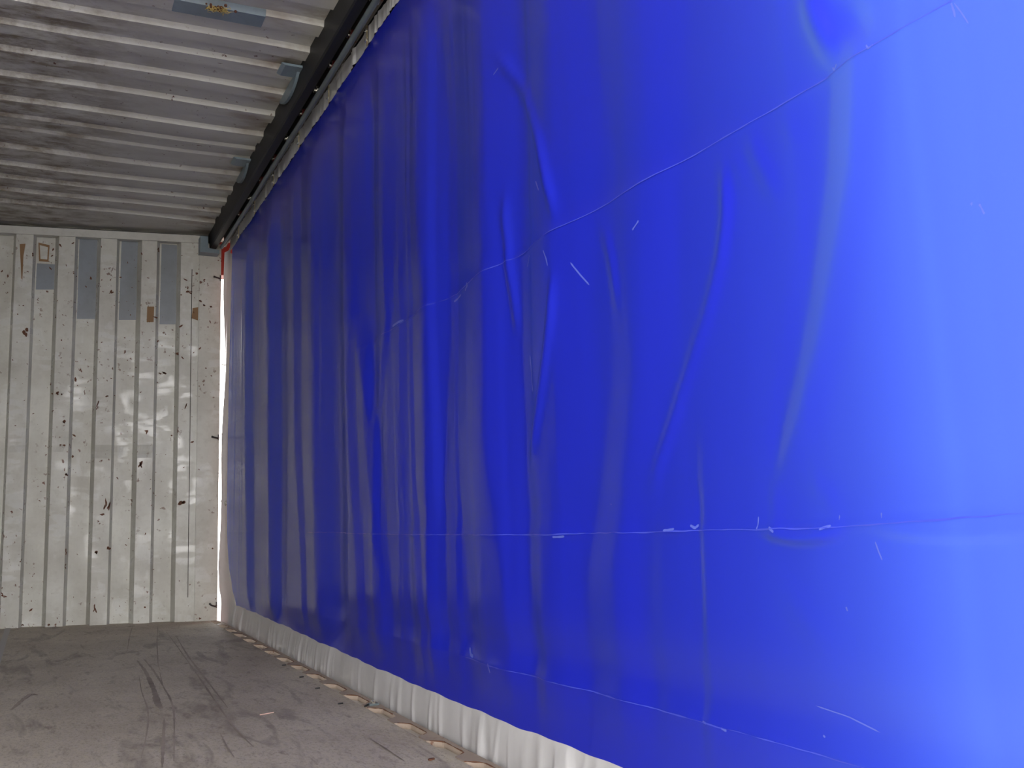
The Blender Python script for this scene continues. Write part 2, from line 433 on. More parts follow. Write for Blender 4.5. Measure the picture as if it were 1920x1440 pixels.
# rust chips on the wall, countless small ones
def blob(bm, P, r, asp=1.0, rot=0.0, n=7):
    vs_ = []
    for k in range(n):
        a = 2 * math.pi * k / n; rr = r * random.uniform(0.5, 1.2)
        u, w_ = rr * math.cos(a), rr * asp * math.sin(a)
        vs_.append(bm.verts.new((P[0] + u * math.cos(rot) - w_ * math.sin(rot), P[1], P[2] + u * math.sin(rot) + w_ * math.cos(rot))))
    bm.faces.new(vs_)
def front_depth(x):
    return np.interp(x, A[:, 0], A[:, 1])
big = [(210, 547, 3, 1.6), (171, 521, 2.5, 1.3), (48, 623, 5, 1.5), (197, 945, 2.5, 5), (191, 964, 4, .8), (204, 950, 2, 5), (341, 945, 6, 1), (178, 1143, 2, 5), (124, 890, 3, 1.3),
       (264, 872, 2.5, 3.5), (117, 835, 5, .5), (121, 790, 4, .8), (138, 512, 2, 1.5), (183, 760, 1.5, 6), (349, 760, 1.5, 5), (296, 468, 2, 2.5), (204, 1027, 3, 1), (181, 1037, 4, .7), (123, 1035, 1.5, 4), (122, 1062, 1.5, 3), (90, 1172, 3, .8), (40, 1172, 4, .5), (134, 855, 3, 1), (200, 742, 3, .7),
       (62, 478, 2, 2), (376, 565, 3, .8), (384, 572, 3, .7), (395, 575, 3, .9), (335, 665, 4, .8), (309, 700, 5, .6), (356, 548, 6, .4), (350, 540, 3, 1), (300, 700, 2.5, 1), (211, 690, 1, 3), (95, 720, 1.5, 3), (108, 738, 3, 1.1), (115, 740, 2, 1), (158, 735, 1.2, 4), (334, 806, 1.5, 4), (375, 1190 - 30, 2, 1)]
bm = bmesh.new()
for x, y, r, asp in big:
    P = wall_pt(x, y); s = 6.3 / F_PX
    d = float(front_depth(P[0])) if P[0] < pa else float(ywall(0.9)) - 0.004
    for j in range(3):
        q = P * (d / P[1]); q = (q[0] + random.uniform(-1, 1) * r * s * .7, d - 0.004, q[2] + random.uniform(-1, 1) * r * s * asp * .6)
        blob(bm, q, r * s * random.uniform(.4, .8), asp, random.uniform(-.5, .5))
tag(obj('rust_chips', bm, RUST, wb), kind='stuff')
bm = bmesh.new()
for k in range(300):
    x = random.uniform(0, 410); y = random.choice([random.uniform(450, 760), random.uniform(450, 1170)])
    P = wall_pt(x, y); d = float(front_depth(P[0])) if P[0] < pa else float(ywall(0.9)) - 0.004
    q = P * (d / P[1]); r = 0.0034 * random.uniform(.35, 1.15) * random.choice((1, 1, 1.7)); blob(bm, (q[0], d - 0.004, q[2]), r, random.choice((.5, 1, 2.5)), random.uniform(-1.5, 1.5), 5)
tag(obj('rust_specks', bm, RUST, wb), kind='stuff')

# ------------------------------------------------------------------ blue tarpaulin curtain
NY = 1300
yu = np.linspace(-0.3, 6.22, NY); dyu = yu[1] - yu[0]
NZ = 150
zu = np.linspace(-0.75, 1.80, NZ)
S = np.zeros((NZ, NY))      # dX/dY slope field; negative = faces the open end
def fold(rows, width, amp, edge=0.35, zr=None):
    """rows: (px, py) from top to bottom; width in px or list; amp: +bright (faces the opening)"""
    c = []; hw = []
    ws = width if isinstance(width, (list, tuple)) else [width] * len(rows)
    for (x, y), w_ in zip(rows, ws):
        Ya, Za = on_x(x - w_ / 2, y); Yb, Zb = on_x(x + w_ / 2, y)
        c.append(((Ya + Yb) / 2, (Za + Zb) / 2)); hw.append(abs(Ya - Yb) / 2)
    c = np.array(c); hw = np.array(hw); o_ = np.argsort(c[:, 1]); c, hw = c[o_], hw[o_]
    Yc = np.interp(zu, c[:, 1], c[:, 0]); W = np.interp(zu, c[:, 1], hw)
    g = 1.0 / (1 + np.exp((np.abs(yu[None] - Yc[:, None]) - W[:, None]) / (W[:, None] * edge * 0.5)))
    f = np.ones(NZ)
    if zr:
        za, zb, s_ = zr; f = 1 / (1 + np.exp(-(zu - za) / s_)) * 1 / (1 + np.exp((zu - zb) / s_))
    S[:] += -amp * g * f[:, None]
# bright (blue) bands
fold([(803, 80), (812, 300), (823, 580), (818, 800), (812, 1000)], [26, 44, 34, 24, 14], 0.13)
fold([(941, 80), (946, 300), (940, 580), (950, 800), (968, 1080)], [48, 56, 44, 54, 34], 0.12)
fold([(1073, 80), (1085, 300), (1075, 580), (1085, 800), (1060, 1080)], [66, 90, 60, 70, 60], 0.07)
fold([(1240, 80), (1235, 300), (1225, 700), (1180, 1080)], [80, 70, 60, 60], 0.06)
fold([(678, 290), (672, 580), (700, 800), (722, 1080)], [22, 20, 10, 14], 0.12)
fold([(730, 300), (731, 580), (704, 800), (708, 1080)], [30, 11, 8, 8], 0.09)
fold([(606, 560), (606, 800), (612, 1080)], [34, 32, 26], 0.14)
fold([(514, 450), (514, 800), (516, 1080)], [14, 15, 12], 0.14)
fold([(468, 450), (468, 800), (470, 1080)], [8, 9, 8], 0.10)
fold([(556, 450), (556, 800), (571, 1080)], [12, 10, 7], 0.09)
fold([(660, 700), (661, 800), (680, 1080)], [16, 14, 12], 0.09)
fold([(690, 700), (690, 800), (715, 1080)], [10, 8, 10], 0.08)
fold([(757, 700), (757, 1080)], [14, 18], 0.07)
fold([(775, 900), (790, 1080), (795, 1180)], [8, 14, 12], 0.10)
fold([(820, 900), (826, 1080), (826, 1180)], [8, 16, 12], 0.09)
fold([(855, 950), (858, 1080), (860, 1200)], [8, 16, 14], 0.08)
# dark bands
fold([(752, 80), (766, 300), (780, 580), (780, 800)], [42, 34, 40, 40], -0.06)
fold([(866, 80), (876, 300), (875, 580), (875, 800), (890, 1080)], [86, 72, 76, 84, 30], -0.07)
fold([(1000, 80), (1000, 300), (1000, 580), (992, 800), (998, 1080)], [62, 36, 70, 20, 12], -0.07)
fold([(1141, 80), (1156, 300), (1165, 700), (1120, 1080)], [46, 24, 40, 60], -0.045)
fold([(1305, 850), (1303, 980), (1312, 1150), (1316, 1340)], [14, 12, 18, 16], -0.09, zr=(-0.45, 0.12, 0.03))
fold([(1215, 1000), (1218, 1150), (1226, 1300)], [40, 40, 30], -0.05, zr=(-0.45, 0.05, 0.03))
fold([(1010, 1000), (1012, 1150), (1015, 1300)], [10, 14, 14], -0.07)
fold([(640, 290), (640, 420)], [20, 20], -0.05)
fold([(702, 290), (704, 420)], [16, 14], -0.05)
# broad ribbon near the right
fold([(1570, 135), (1588, 135), (1560, 330), (1515, 640), (1475, 800), (1437, 925)][0:1] + [(1562, 330), (1512, 640), (1474, 800), (1437, 925)], [62, 66, 44, 34, 6], -0.17, edge=0.16, zr=(-0.02, 0.66, 0.012))
fold([(1645, 130), (1625, 330), (1565, 640), (1520, 800), (1460, 925)], [30, 50, 46, 40, 14], 0.05, edge=0.5, zr=(0.0, 0.66, 0.02))
fold([(1505, 330), (1470, 640), (1440, 800)], [30, 30, 20], 0.05, edge=0.5, zr=(0.0, 0.63, 0.03))
# narrow raised ridges (near flank bright, far flank dark)
def ridge(pts, w_, amp, taper=0.12, zr=None):
    p = np.array([on_x(*q) for q in pts]); o_ = np.argsort(p[:, 1]); p = p[o_]
    Yc = np.interp(zu, p[:, 1], p[:, 0]); z0, z1 = p[0, 1], p[-1, 1]
    f = np.clip((zu - z0) / taper, 0, 1) * np.clip((z1 - zu) / taper, 0, 1); f = f * f * (3 - 2 * f)
    d = yu[None] - Yc[:, None]
    S[:] += (amp * d / w_ * np.exp(-(d / w_) ** 2 + 0.5)) * 1.4 * f[:, None]
ridge([(920, 95), (935, 105), (962, 145), (980, 180), (1000, 225), (1018, 270), (1030, 320), (1042, 380), (1050, 430)], 0.018, 0.26, 0.1)
ridge([(950, 345), (948, 420), (952, 500), (960, 570), (966, 640)], 0.016, 0.20, 0.08)
ridge([(1050, 490), (1044, 580), (1034, 660), (1018, 750), (1000, 840), (988, 900)], 0.016, 0.24, 0.1)
ridge([(1335, 275), (1348, 330), (1352, 400), (1342, 480), (1322, 570), (1300, 640), (1275, 720), (1250, 800), (1225, 880), (1205, 950)], 0.014, 0.24, 0.1)
ridge([(1112, 405), (1130, 440), (1142, 480), (1150, 530), (1158, 600)], 0.014, 0.16, 0.08)
ridge([(1385, 235), (1405, 290), (1430, 340), (1452, 390)], 0.016, 0.13, 0.06)
ridge([(1345, 270), (1375, 320), (1400, 360)], 0.014, 0.10, 0.06)
ridge([(1440, 200), (1470, 250), (1500, 290)], 0.014, 0.08, 0.06)
ridge([(1480, 880), (1520, 910), (1548, 940), (1570, 972)], 0.012, 0.14, 0.03)
ridge([(1500, -40), (1520, 30), (1537, 85), (1557, 132)], 0.020, 0.30, 0.05)
ridge([(1560, -20), (1590, 35), (1630, 92)], 0.022, -0.16, 0.05)
ridge([(1450, 1060), (1480, 1120), (1520, 1180), (1560, 1240)], 0.03, 0.09, 0.1)
ridge([(1300, 900), (1306, 980), (1312, 1100), (1314, 1250)], 0.010, -0.12, 0.05)
# fine random vertical wrinkles, finer towards the far end
for k in range(260):
    Y0 = rng.uniform(2.0, 6.2) if k < 200 else rng.uniform(0.6, 3)
    z0 = rng.uniform(-0.6, 1.7); L = rng.uniform(0.5, 1.6); w_ = rng.uniform(0.008, 0.03) * (0.6 + Y0 * 0.12)
    lean = rng.normal(0, 0.03)
    f = np.exp(-((zu - z0) / L) ** 2); d = yu[None] - (Y0 + lean * (zu - z0))[:, None]
    S += rng.normal(0, 0.026) * d / w_ * np.exp(-(d / w_) ** 2) * f[:, None]
S *= 2.1
H = np.cumsum(S, 1) * dyu
H -= smooth1(H, 0.30 / dyu, 1)
for r in range(NZ): pass
H = smooth1(H, 0.8, 0)
H *= (1 - 0.95 / (1 + np.exp(-(zu - 1.54) / 0.04)) - 0.93 / (1 + np.exp((zu + 0.39) / 0.03)))[:, None]
# horizontal creases: folded lines of the stored curtain
ZZ = np.repeat(zu[:, None], NY, 1); YY = np.repeat(yu[None], NZ, 0)
# big slow billow
H += 0.006 * np.sin(YY * 1.7 + 0.4) * np.sin((ZZ + 0.6) / 2.3 * np.pi)
fade = np.clip((6.2 - YY) / 0.6, 0, 1)
NZF = 620
zf = np.linspace(-0.75, 1.80, NZF)
idx = np.interp(zf, zu, np.arange(NZ)); i0 = np.floor(idx).astype(int).clip(0, NZ - 2); tt = (idx - i0)[:, None]
HF = H[i0] * (1 - tt) + H[i0 + 1] * tt
seamU = lambda y: 0.626 + 0 * y
seamM = lambda y: np.interp(y, [0.75, 1.05, 1.2, 2.0, 3.0, 3.9, 6], [-0.0066, -0.02, -0.022, -0.030, -0.028, -0.018, -0.01])
seamL = lambda y: np.interp(y, [0.8, 1.27, 2.34, 6], [-0.338, -0.338, -0.345, -0.345])
YF = np.repeat(yu[None], NZF, 0); ZF = np.repeat(zf[:, None], NY, 1)
for fn, a, w_, st in ((seamU, 0.0045, 0.010, 0.004), (seamM, 0.0045, 0.008, 0.004), (seamL, 0.005, 0.010, 0.010)):
    d = ZF - fn(YF)
    mod = 0.55 + 0.45 * np.sin(YF * 9 + 1.3) * np.sin(YF * 23)
    near = np.clip((4.6 - YF) / 2.5, 0.15, 1)
    HF += -a * near * mod * np.exp(-np.abs(d) / w_)
    HF += st * near * np.exp(-((d - 0.05) / 0.05) ** 2)
# pocket-like dent under the middle crease
for cx, cy, a, wy, wz in ((1500, 1000, 0.016, 0.070, 0.0135), (1780, 990, 0.007, 0.11, 0.015)):
    y0, z0 = on_x(cx, cy); q = (z0 + wz - ZF) / (2 * wz) + 0.25 * ((YF - y0) / wy) ** 2
    HF -= a * np.clip(q, 0, 1) / (1 + np.exp((q - 1.0) / 0.04)) * np.exp(-((YF - y0) / wy) ** 4)
# area near the floor: bulges out above the hem
HF += 0.012 * np.exp(-((ZF + 0.42) / 0.07) ** 2) * np.clip(YF / 3, 0, 1)
def surfX(y, z):
    iy = np.interp(y, yu, np.arange(NY)); iz = np.interp(z, zf, np.arange(NZF))
    a = np.floor(iy).astype(int).clip(0, NY - 2); b = np.floor(iz).astype(int).clip(0, NZF - 2); u = iy - a; v = iz - b
    return XR + HF[b, a] * (1 - u) * (1 - v) + HF[b, a + 1] * u * (1 - v) + HF[b + 1, a] * (1 - u) * v + HF[b + 1, a + 1] * u * v

bt = sorted(on_x(*p) for p in ((427, 1130), (500, 1161), (560, 1188), (643, 1226), (742, 1272), (840, 1310), (937, 1350), (1015, 1382), (1090, 1411), (1165, 1440)))
bY = np.array([b[0] for b in bt]); bZ = np.array([b[1] for b in bt])
tp = sorted(on_x(*p) for p in ((752, 0), (720, 47), (693, 79), (672, 112), (626, 184), (588, 227), (565, 270), (547, 298), (515, 351), (495, 374), (480, 399), (433, 472)))
tY = np.array([b[0] for b in tp]); tZ = np.array([b[1] for b in tp])
pb_ = np.polyfit(bY, bZ, 3); pt_ = np.polyfit(tY, tZ, 1)
zbot = lambda y: np.where(y < bY[0], bZ[0], np.polyval(pb_, np.clip(y, bY[0], bY[-1]))) + 0.0015 * np.sin(y * 17) + 0.001 * np.sin(y * 41)
ztop = lambda y: np.polyval(pt_, y) + 0.003 * np.sin(y * 2 * np.pi / 0.51 + 0.9)
ztip = lambda y: np.interp(y, [2.9, 3.6, 6.1], [1.757, 1.782, 1.785]) + 0.007 * np.sin(y * 2 * np.pi / 0.51 + 0.9) * np.clip((y - 2.0), 0, 1)
YEDGE = 6.075
def yedge(z): return 6.03 + 0.03 * np.sin(z * 2.2 + 1) - np.clip((-z - 0.0) / 0.42, 0, 1) ** 1.5 * 0.22
ycol = np.concatenate([np.arange(0.42, 2.2, 0.0055), np.arange(2.2, 6.0, 0.0062)])
def sheet(name, za, zb, n, mat, parent, extra=None, ya=0.42, yb=None, thick=True):
    v = np.linspace(0, 1, n)[:, None]
    u = (ycol - ycol[0]) / (ycol[-1] - ycol[0]); u = u[None]
    # far edge follows yedge
    Y = ycol[None] + np.zeros((n, 1)); Z = za(Y) * (1 - v) + zb(Y) * v
    for _ in range(2):
        ye = yedge(Z) if yb is None else yb
        Y = ya + u * (ye - ya) + np.zeros((n, 1)); Z = za(Y) * (1 - v) + zb(Y) * v
    X = surfX(Y, Z)
    if extra is not None: X = X + extra(Y, Z, v)
    o = grid_mesh(name, X, Y, Z, mat, parent, flip=False)
    return o
root = bpy.data.objects.new('tarpaulin_curtain', None); COL.objects.link(root); root.location = (0, 0, 0)
tag(root, 'large blue tarpaulin side curtain with grey-white hems, hanging along the right side', 'curtain')
main = sheet('curtain_sheet', zbot, ztop, 430, TARP, root)
# lower hem with slanting wrinkles
wr = [(rng.uniform(1.2, 6.0), rng.uniform(0.006, 0.022), rng.uniform(0.3, 1.0), rng.uniform(-0.25, 0.1)) for _ in range(85)]
def hem_extra(Y, Z, v):
    o = np.zeros_like(Y)
    for y0, w_, a, lean in wr:
        d = Y - (y0 + lean * (Z + 0.45)); o += -0.013 * a * (w_ / 0.022) ** 0.5 * np.exp(-(d / w_) ** 2) * (1 - v) ** 0.7
    return o + 0.004 * (1 - v)
low = sheet('lower_hem', lambda y: -0.66 + 0 * y, zbot, 40, HEM, root, hem_extra, yb=6.03)
wr2 = [(rng.uniform(1.8, 6.0), rng.uniform(0.006, 0.018), rng.uniform(0.2, 1.0)) for _ in range(110)]
def top_extra(Y, Z, v):
    o = np.zeros_like(Y)
    for y0, w_, a in wr2: o += -0.005 * a * np.exp(-((Y - y0) / w_) ** 2)
    return o
up = sheet('upper_hem', ztop, ztip, 14, HEM, root, top_extra, yb=6.08)
# far side hem, loose
vz = np.linspace(-0.62, 1.735, 120)
u = np.linspace(0, 1, 12)
VZ, UU = np.meshgrid(vz, u, indexing='ij')
ye = np.where(VZ > 1.68, 6.06, yedge(VZ))
sag = 0.012 * np.sin(VZ * 7.2 + 0.5)
YH = ye + UU * (6.20 - ye + 0.01 * np.sin(VZ * 7.2))
XH = surfX(ye, VZ) + UU * (-0.010 + sag * 0.6) + 0.010 * UU * np.sin(UU * 5 + VZ * 3)
grid_mesh('side_hem', XH, YH, VZ, HEM, root)
# whitened crease lines, following the cloth
def crease(name, pts, w_, mat, parent, n=None, jit=0.0, px_=True, seg_on=0.75, lift=0.0012):
    p = np.array([on_x(*q) for q in pts]) if px_ else np.array(pts)
    L = np.concatenate([[0], np.cumsum(np.hypot(*np.diff(p, axis=0).T))])
    n = n or max(6, int(L[-1] / 0.006)); s = np.linspace(0, L[-1], n)
    y = np.interp(s, L, p[:, 0]); z = np.interp(s, L, p[:, 1])
    y = y + 0; z = z + jit * smooth1(rng.normal(0, 1, n), 2)
    dy, dz = np.gradient(y), np.gradient(z); l = np.hypot(dy, dz) + 1e-9
    ww = w_ * np.clip(smooth1(rng.random(n), 1.5) * 2.2 - 0.5 + (seg_on - 0.5), 0.0, 1.3) * np.clip(np.minimum(s, L[-1] - s) / (0.06 * L[-1]), 0, 1)
    Y = np.stack([y - dz / l * ww, y + dz / l * ww]); Z = np.stack([z + dy / l * ww, z - dy / l * ww])
    X = surfX(Y, Z) - lift
    return grid_mesh(name, X, Y, Z, mat, parent, smooth=False)
CR = Mat('crease_scuff', 0.45, color=(0.05, 0.075, 0.60)).m
def yz(fn, a, b, n=60): return [(q, float(fn(q))) for q in np.linspace(a, b, n)]
crease('crease_line', yz(seamU, 0.70, 1.9), 0.0009, CR, root, px_=False, jit=0.0006, seg_on=0.9)
crease('crease_line', yz(seamU, 1.9, 3.1), 0.0011, CR, root, px_=False, jit=0.001, seg_on=0.6)
crease('crease_line', yz(seamM, 0.72, 2.4), 0.0011, CR, root, px_=False, jit=0.0014, seg_on=0.7)
crease('crease_line', yz(seamM, 2.4, 4.1), 0.0014, CR, root, px_=False, jit=0.001, seg_on=0.6)
crease('crease_line', yz(seamL, 0.9, 2.5), 0.0011, CR, root, px_=False, jit=0.001, seg_on=0.62)
for pts, w_ in (([(1553, 125), (1558, 130), (1562, 118)], .002), ([(1625, 85), (1632, 92), (1640, 84)], .0016), ([(1419, 968), (1420, 985), (1418, 995)], .0018), ([(1570, 965), (1571, 975)], .0015), ([(1648, 962), (1650, 972)], .0015),
                ([(1782, 6), (1787, 20), (1790, 32)], .002), ([(1787, 4), (1800, 22), (1815, 45)], .0012), ([(1443, 988), (1450, 993), (1456, 998)], .003), ([(1540, 993), (1550, 988), (1560, 986)], .0025),
                ([(1638, 1015), (1645, 1035), (1652, 1050)], .0015), ([(1535, 1380), (1539, 1384)], .002), ([(1818, 380), (1820, 384)], .0022), ([(1833, 382), (1838, 390), (1843, 402)], .002), ([(1140, 944), (1141, 947)], .002),
                ([(1585, 1139), (1588, 1146)], .002), ([(1520, 1325), (1580, 1345), (1640, 1375)], .0014), ([(992, 665), (996, 690), (998, 712), (1002, 735)], .004), ([(1010, 340), (1018, 358)], .003), ([(1188, 432), (1195, 422), (1200, 414)], .003),
                ([(1314, 1353), (1322, 1358)], .003), ([(1350, 1366), (1360, 1371)], .003), ([(932, 142), (940, 128)], .002), ([(872, 545), (880, 535), (876, 530)], .004), ([(735, 612), (750, 603), (758, 600)], .005), ([(843, 565), (860, 552)], .004), ([(870, 1215), (874, 1228), (880, 1232)], .006), ([(918, 1243), (921, 1262)], .004),
                ([(1040, 1030 - 23), (1060, 1006)], .003), ([(1290, 985), (1300, 990), (1306, 984)], .003), ([(1240, 995), (1262, 992)], .003), ([(1030, 470), (1036, 485), (1040, 500)], .003), ([(985, 500), (990, 485), (992, 478)], .002), ([(1075, 492), (1090, 515), (1105, 535)], .0025)):
    crease('scuff_mark', pts, w_ * 0.6, SCUFF, root, n=14, seg_on=1.2, jit=0.0006)

# buckle straps of the upper hem
def strap(Y, parent):
    X = float(surfX(np.array(Y), np.array(1.72))) - 0.012
    bm = bmesh.new(); box(bm, X - 0.003, X, Y - 0.006, Y + 0.006, 1.690, 1.765, 0.001)
    s_ = obj('buckle_strap', bm, BRASS, parent)
    for z in (1.742, 1.705):
        bm = bmesh.new(); box(bm, X - 0.010, X - 0.002, Y - 0.012, Y + 0.004, z - 0.004, z + 0.006, 0.002); obj('rivet', bm, CHROME, s_)
for Y in (2.66, 3.174, 3.692, 4.2, 4.739, 5.226, 5.703): strap(Y, root)
# eyelets with cord loops on the far side hem
for z in (1.005, 0.571, 0.161, -0.289):
    bm = bmesh.new(); tube(bm, [(0.985, 6.235, z + 0.02), (0.992, 6.20, z + 0.012), (0.998, 6.12, z), (1.0, 6.08, z - 0.004)], 0.004, 8)
    lp = obj('lacing_loop', bm, CHROME, root, True)
    bm = bmesh.new(); tube(bm, [(0.996 + 0.0, 6.12 + 0.014 * math.cos(a), z + 0.014 * math.sin(a)) for a in np.linspace(0, 2 * math.pi, 13)], 0.003, 6, cap=False)
    obj('eyelet', bm, CHROME, lp, True)

# ------------------------------------------------------------------ roof beam, track and pipe
bm = bmesh.new()
prism(bm, [(0.902, 1.905), (0.902, 1.772), (0.908, 1.766), (0.942, 1.766), (0.948, 1.862), (1.10, 1.862), (1.10, 1.905)], 'y', YB, 6.30)
struct(obj('trim_5', bm, DARK))
bm = bmesh.new(); box(bm, 0.988, 1.0, YB, 6.24, 1.782, 1.861)
struct(obj('trim_6', bm, TRACK))
bm = bmesh.new(); box(bm, 1.04, 1.06, YB, 6.24, 1.66, 1.861)  # added dark plate behind the hem gap, keeps daylight out so it reads black
struct(obj('added_gap_backing', bm, DARK))
rail = bpy.data.objects.new('curtain_rail', None); COL.objects.link(rail)
tag(rail, 'long grey-blue steel pipe rail running under the dark roof beam above the curtain', 'rail')
bm = bmesh.new()
pts = [(0.958 + 0.003 * math.sin(y * 1.7), y, 1.7435 + 0.003 * math.sin(y * 3.1)) for y in np.arange(YB, 6.2, 0.1)]
tube(bm, pts, 0.0115, 14)
obj('pipe', bm, PIPE, rail, True)
# rail web plate with half round cut-outs that show red rollers
def roller(Y, col, lab):
    r = bpy.data.objects.new('curtain_roller', None); COL.objects.link(r); r.location = (0.968, Y, 1.785)
    bm = bmesh.new(); tube(bm, [(-0.006, 0, 0.0), (0.014, 0, 0.0)], 0.021, 18)
    w_ = obj('wheel', bm, REDROLL if col else CHROME, r)
    bm = bmesh.new(); tube(bm, [(-0.014, 0, 0.0), (-0.004, 0, 0)], 0.007, 10); obj('axle_bolt', bm, CHROME, r)
    bm = bmesh.new(); tube(bm, [(-0.010, -0.025 * math.cos(a), 0.025 * math.sin(a)) for a in np.linspace(0, math.pi, 12)], 0.0022, 6); obj('bracket_rim', bm, TRACK, r, True)
    tag(r, lab, 'roller', 'rollers above the rail pipe')
RO = [(3.30, 1), (3.56, 1), (3.80, 0), (4.05, 1), (4.35, 0), (4.62, 1), (4.95, 1), (5.25, 0), (5.55, 1), (3.02, 0)]
RL = ['red roller, second from the top edge of the picture', 'largest red roller in full view, above the second curtain buckle from the top edge', 'zinc roller between two red ones just below the large blue-grey roof gusset',
      'red roller right of the large blue-grey roof gusset', 'zinc roller midway along the rail between the two gussets', 'red roller between the two roof gussets, nearer the lower one', 'red roller beside the smaller lower gusset', 'zinc roller just past the smaller lower gusset',
      'small dark red roller closest to the end wall', 'zinc roller at the top edge of the picture']
for (Y, c), lb in zip(RO, RL): roller(Y, c, lb)

# blue-grey gusset brackets under the roof at the beam
def gusset(ya, yb, lab, n=1):
    g = bpy.data.objects.new('roof_gusset', None); COL.objects.link(g); g.location = (0.902, ya, 1.87)
    bm = bmesh.new()     # folded strip on the roof
    prism(bm, [(-0.085, -0.002), (-0.07, -0.010), (0.0, -0.010), (0.0, 0.0), (-0.085, 0.0)], 'y', -0.055, 0.045)
    for v in bm.verts:
        if v.co.y > 0 and v.co.x < -0.1: v.co.x -= 0.01
    obj('roof_plate', bm, BRACK, g)
    bm = bmesh.new()     # curved ear down the beam
    L = yb - ya; prof_ = []
    for k in range(13):
        t = k / 12; prof_.append((-0.02 + t * L, -0.006 - 0.048 * math.sin(math.pi * t) ** 0.7))
    prof_ += [(L - 0.02, 0.0), (-0.02, 0.0)]
    prism(bm, prof_, 'x', -0.014, -0.002)
    obj('ear', bm, BRACK, g)
    tag(g, lab, 'bracket', 'gussets between roof and side beam')
gusset(3.83, 4.17, 'larger blue-grey gusset bracket under the roof, nearer the top of the picture')
gusset(4.94, 5.24, 'smaller blue-grey gusset bracket under the roof, nearer the end wall')
# angle bracket at the top corner of the end wall
bm = bmesh.new(); c0 = wall_pt(376, 442); c1 = wall_pt(412, 474)
yb_ = float(ywall(0.9)) - 0.09
k_ = yb_ / c0[1]
prism(bm, [(c0[0] * k_, c0[2] * k_), (c0[0] * k_, c1[2] * k_), (c1[0] * k_, c1[2] * k_), (c1[0] * k_, c1[2] * k_ + 0.022), (c0[0] * k_ + 0.048, c1[2] * k_ + 0.03), (c0[0] * k_ + 0.045, c0[2] * k_)], 'y', yb_, yb_ + 0.084)
tag(obj('corner_bracket', bm, BRACK), 'blue-grey L-shaped bracket at the top of the right corner post', 'bracket')
# patched roof stretch and clump
x0, y0 = on_z(330, -10, 1.868); xa_, ya_ = on_z(405, 9, 1.868)
YP = pre[-1]
prism(bm0 := bmesh.new(), [(YP - 0.0105, 1.8925), (YP - 0.0005, 1.8685), (YP + 0.086, 1.8685), (YP + 0.086, 1.8698), (YP + 0.002, 1.8698), (YP - 0.0075, 1.8925)], 'x', xa_ - 0.14, xa_ + 0.18)
obj('repaired_strip', bm0, BRACK, ce)
cl = bpy.data.objects.new('rusty_clump', None); COL.objects.link(cl); cl.location = (xa_, ya_, 1.8595)
tag(cl, 'small rust-brown clump with yellow fibres stuck to the blue-grey patch of the roof', 'debris')
bm = bmesh.new()
for k in range(26):
    p = Vector((random.gauss(0, 0.022), random.gauss(0, 0.010), -random.uniform(0, 0.008)))
    bmesh.ops.create_icosphere(bm, subdivisions=1, radius=random.uniform(0.003, 0.008), matrix=Matrix.Translation(p))
tag(obj('rust_lump', bm, RUST, cl), kind='stuff')
bm = bmesh.new()
for k in range(60):
    x = random.choice((random.gauss(-0.016, 0.008), random.gauss(0.026, 0.007))); y = random.gauss(-0.004, 0.008)
    tube(bm, [(x, y, -0.002), (x + random.gauss(0, .006), y + random.gauss(0, .006), -0.014), (x + random.gauss(0, .010), y + random.gauss(0, .008), -random.uniform(0.006, 0.022))], 0.0007, 4)
tag(obj('fibres', bm, GOLD, cl), kind='stuff')

# hooks on the corner post
for (x, y, lb) in ((400, 521, 'small black hook high on the right corner post'), (400, 820, 'small black hook halfway up the right corner post'), (399, 1134, 'small black hook near the foot of the right corner post')):
    P = wall_pt(x + 9, y); Y0 = float(ywall(0.9)) - 0.006; X0 = pb - 0.002; Z0 = P[2]
    h = bpy.data.objects.new('lashing_hook', None); COL.objects.link(h); h.location = (X0, Y0, Z0)
    bm = bmesh.new(); s_ = -1 if y < 1000 else -1
    tube(bm, [(0.0, -0.002, -0.004), (-0.012, -0.012, -0.004 + (0.0 if y < 1000 else -0.004)), (-0.034, -0.016, 0.0), (-0.046, -0.014, 0.004 if y < 1000 else 0.012)], [0.005, 0.005, 0.0052, 0.0065], 8)
    obj('hook_bar', bm, BLACK, h, True)
    bm = bmesh.new(); box(bm, -0.006, 0.0, -0.004, 0.004, -0.018, 0.018); obj('weld_tab', bm, BLACK, h)
    tag(h, lb, 'hook', 'hooks on the corner post')

# ------------------------------------------------------------------ floor edge rail with pockets
ycen = [2.10, 2.335, 2.59, 2.84, 3.09]
XA, XB_ = 0.932, 0.985
per = 0.262; yy = -0.1; outline = []
def ztrim(x, y): return zfloor(x, y)
pk = []
y = 2.335 - per * 10
while y < 6.1: pk.append(y); y += per
PL = 0.195
def xin(y):
    t = ((y - pk[0]) % per) / PL
    if t >= 1 or y < pk[0]: return XA
    e = min(t / 0.16, (1 - t) / 0.24, 1.0)
    return XA + 0.036 * math.sin(e * math.pi / 2) ** 0.8
bm = bmesh.new(); rows = []
yv = np.arange(YB, 6.22, 0.0065)
for y_ in yv:
    z_ = float(zfloor(XA, y_)); xi = xin(y_)
    rows.append([bm.verts.new((xi, y_, z_ - 0.016)), bm.verts.new((xi, y_, z_ + 0.003)), bm.verts.new((XB_, y_, z_ + 0.003)), bm.verts.new((XB_, y_, z_ - 0.016))])
for i in range(len(rows) - 1):
    for k in range(3): bm.faces.new((rows[i][k], rows[i][k + 1], rows[i + 1][k + 1], rows[i + 1][k]))
fe = struct(obj('trim_7', bm, EDGE))
bm = bmesh.new(); 
a = [bm.verts.new((x, y, float(zfloor(x, y)) - 0.0125)) for y in np.linspace(YB, 6.22, 40) for x in (XA - 0.002, XB_ + 0.01)]
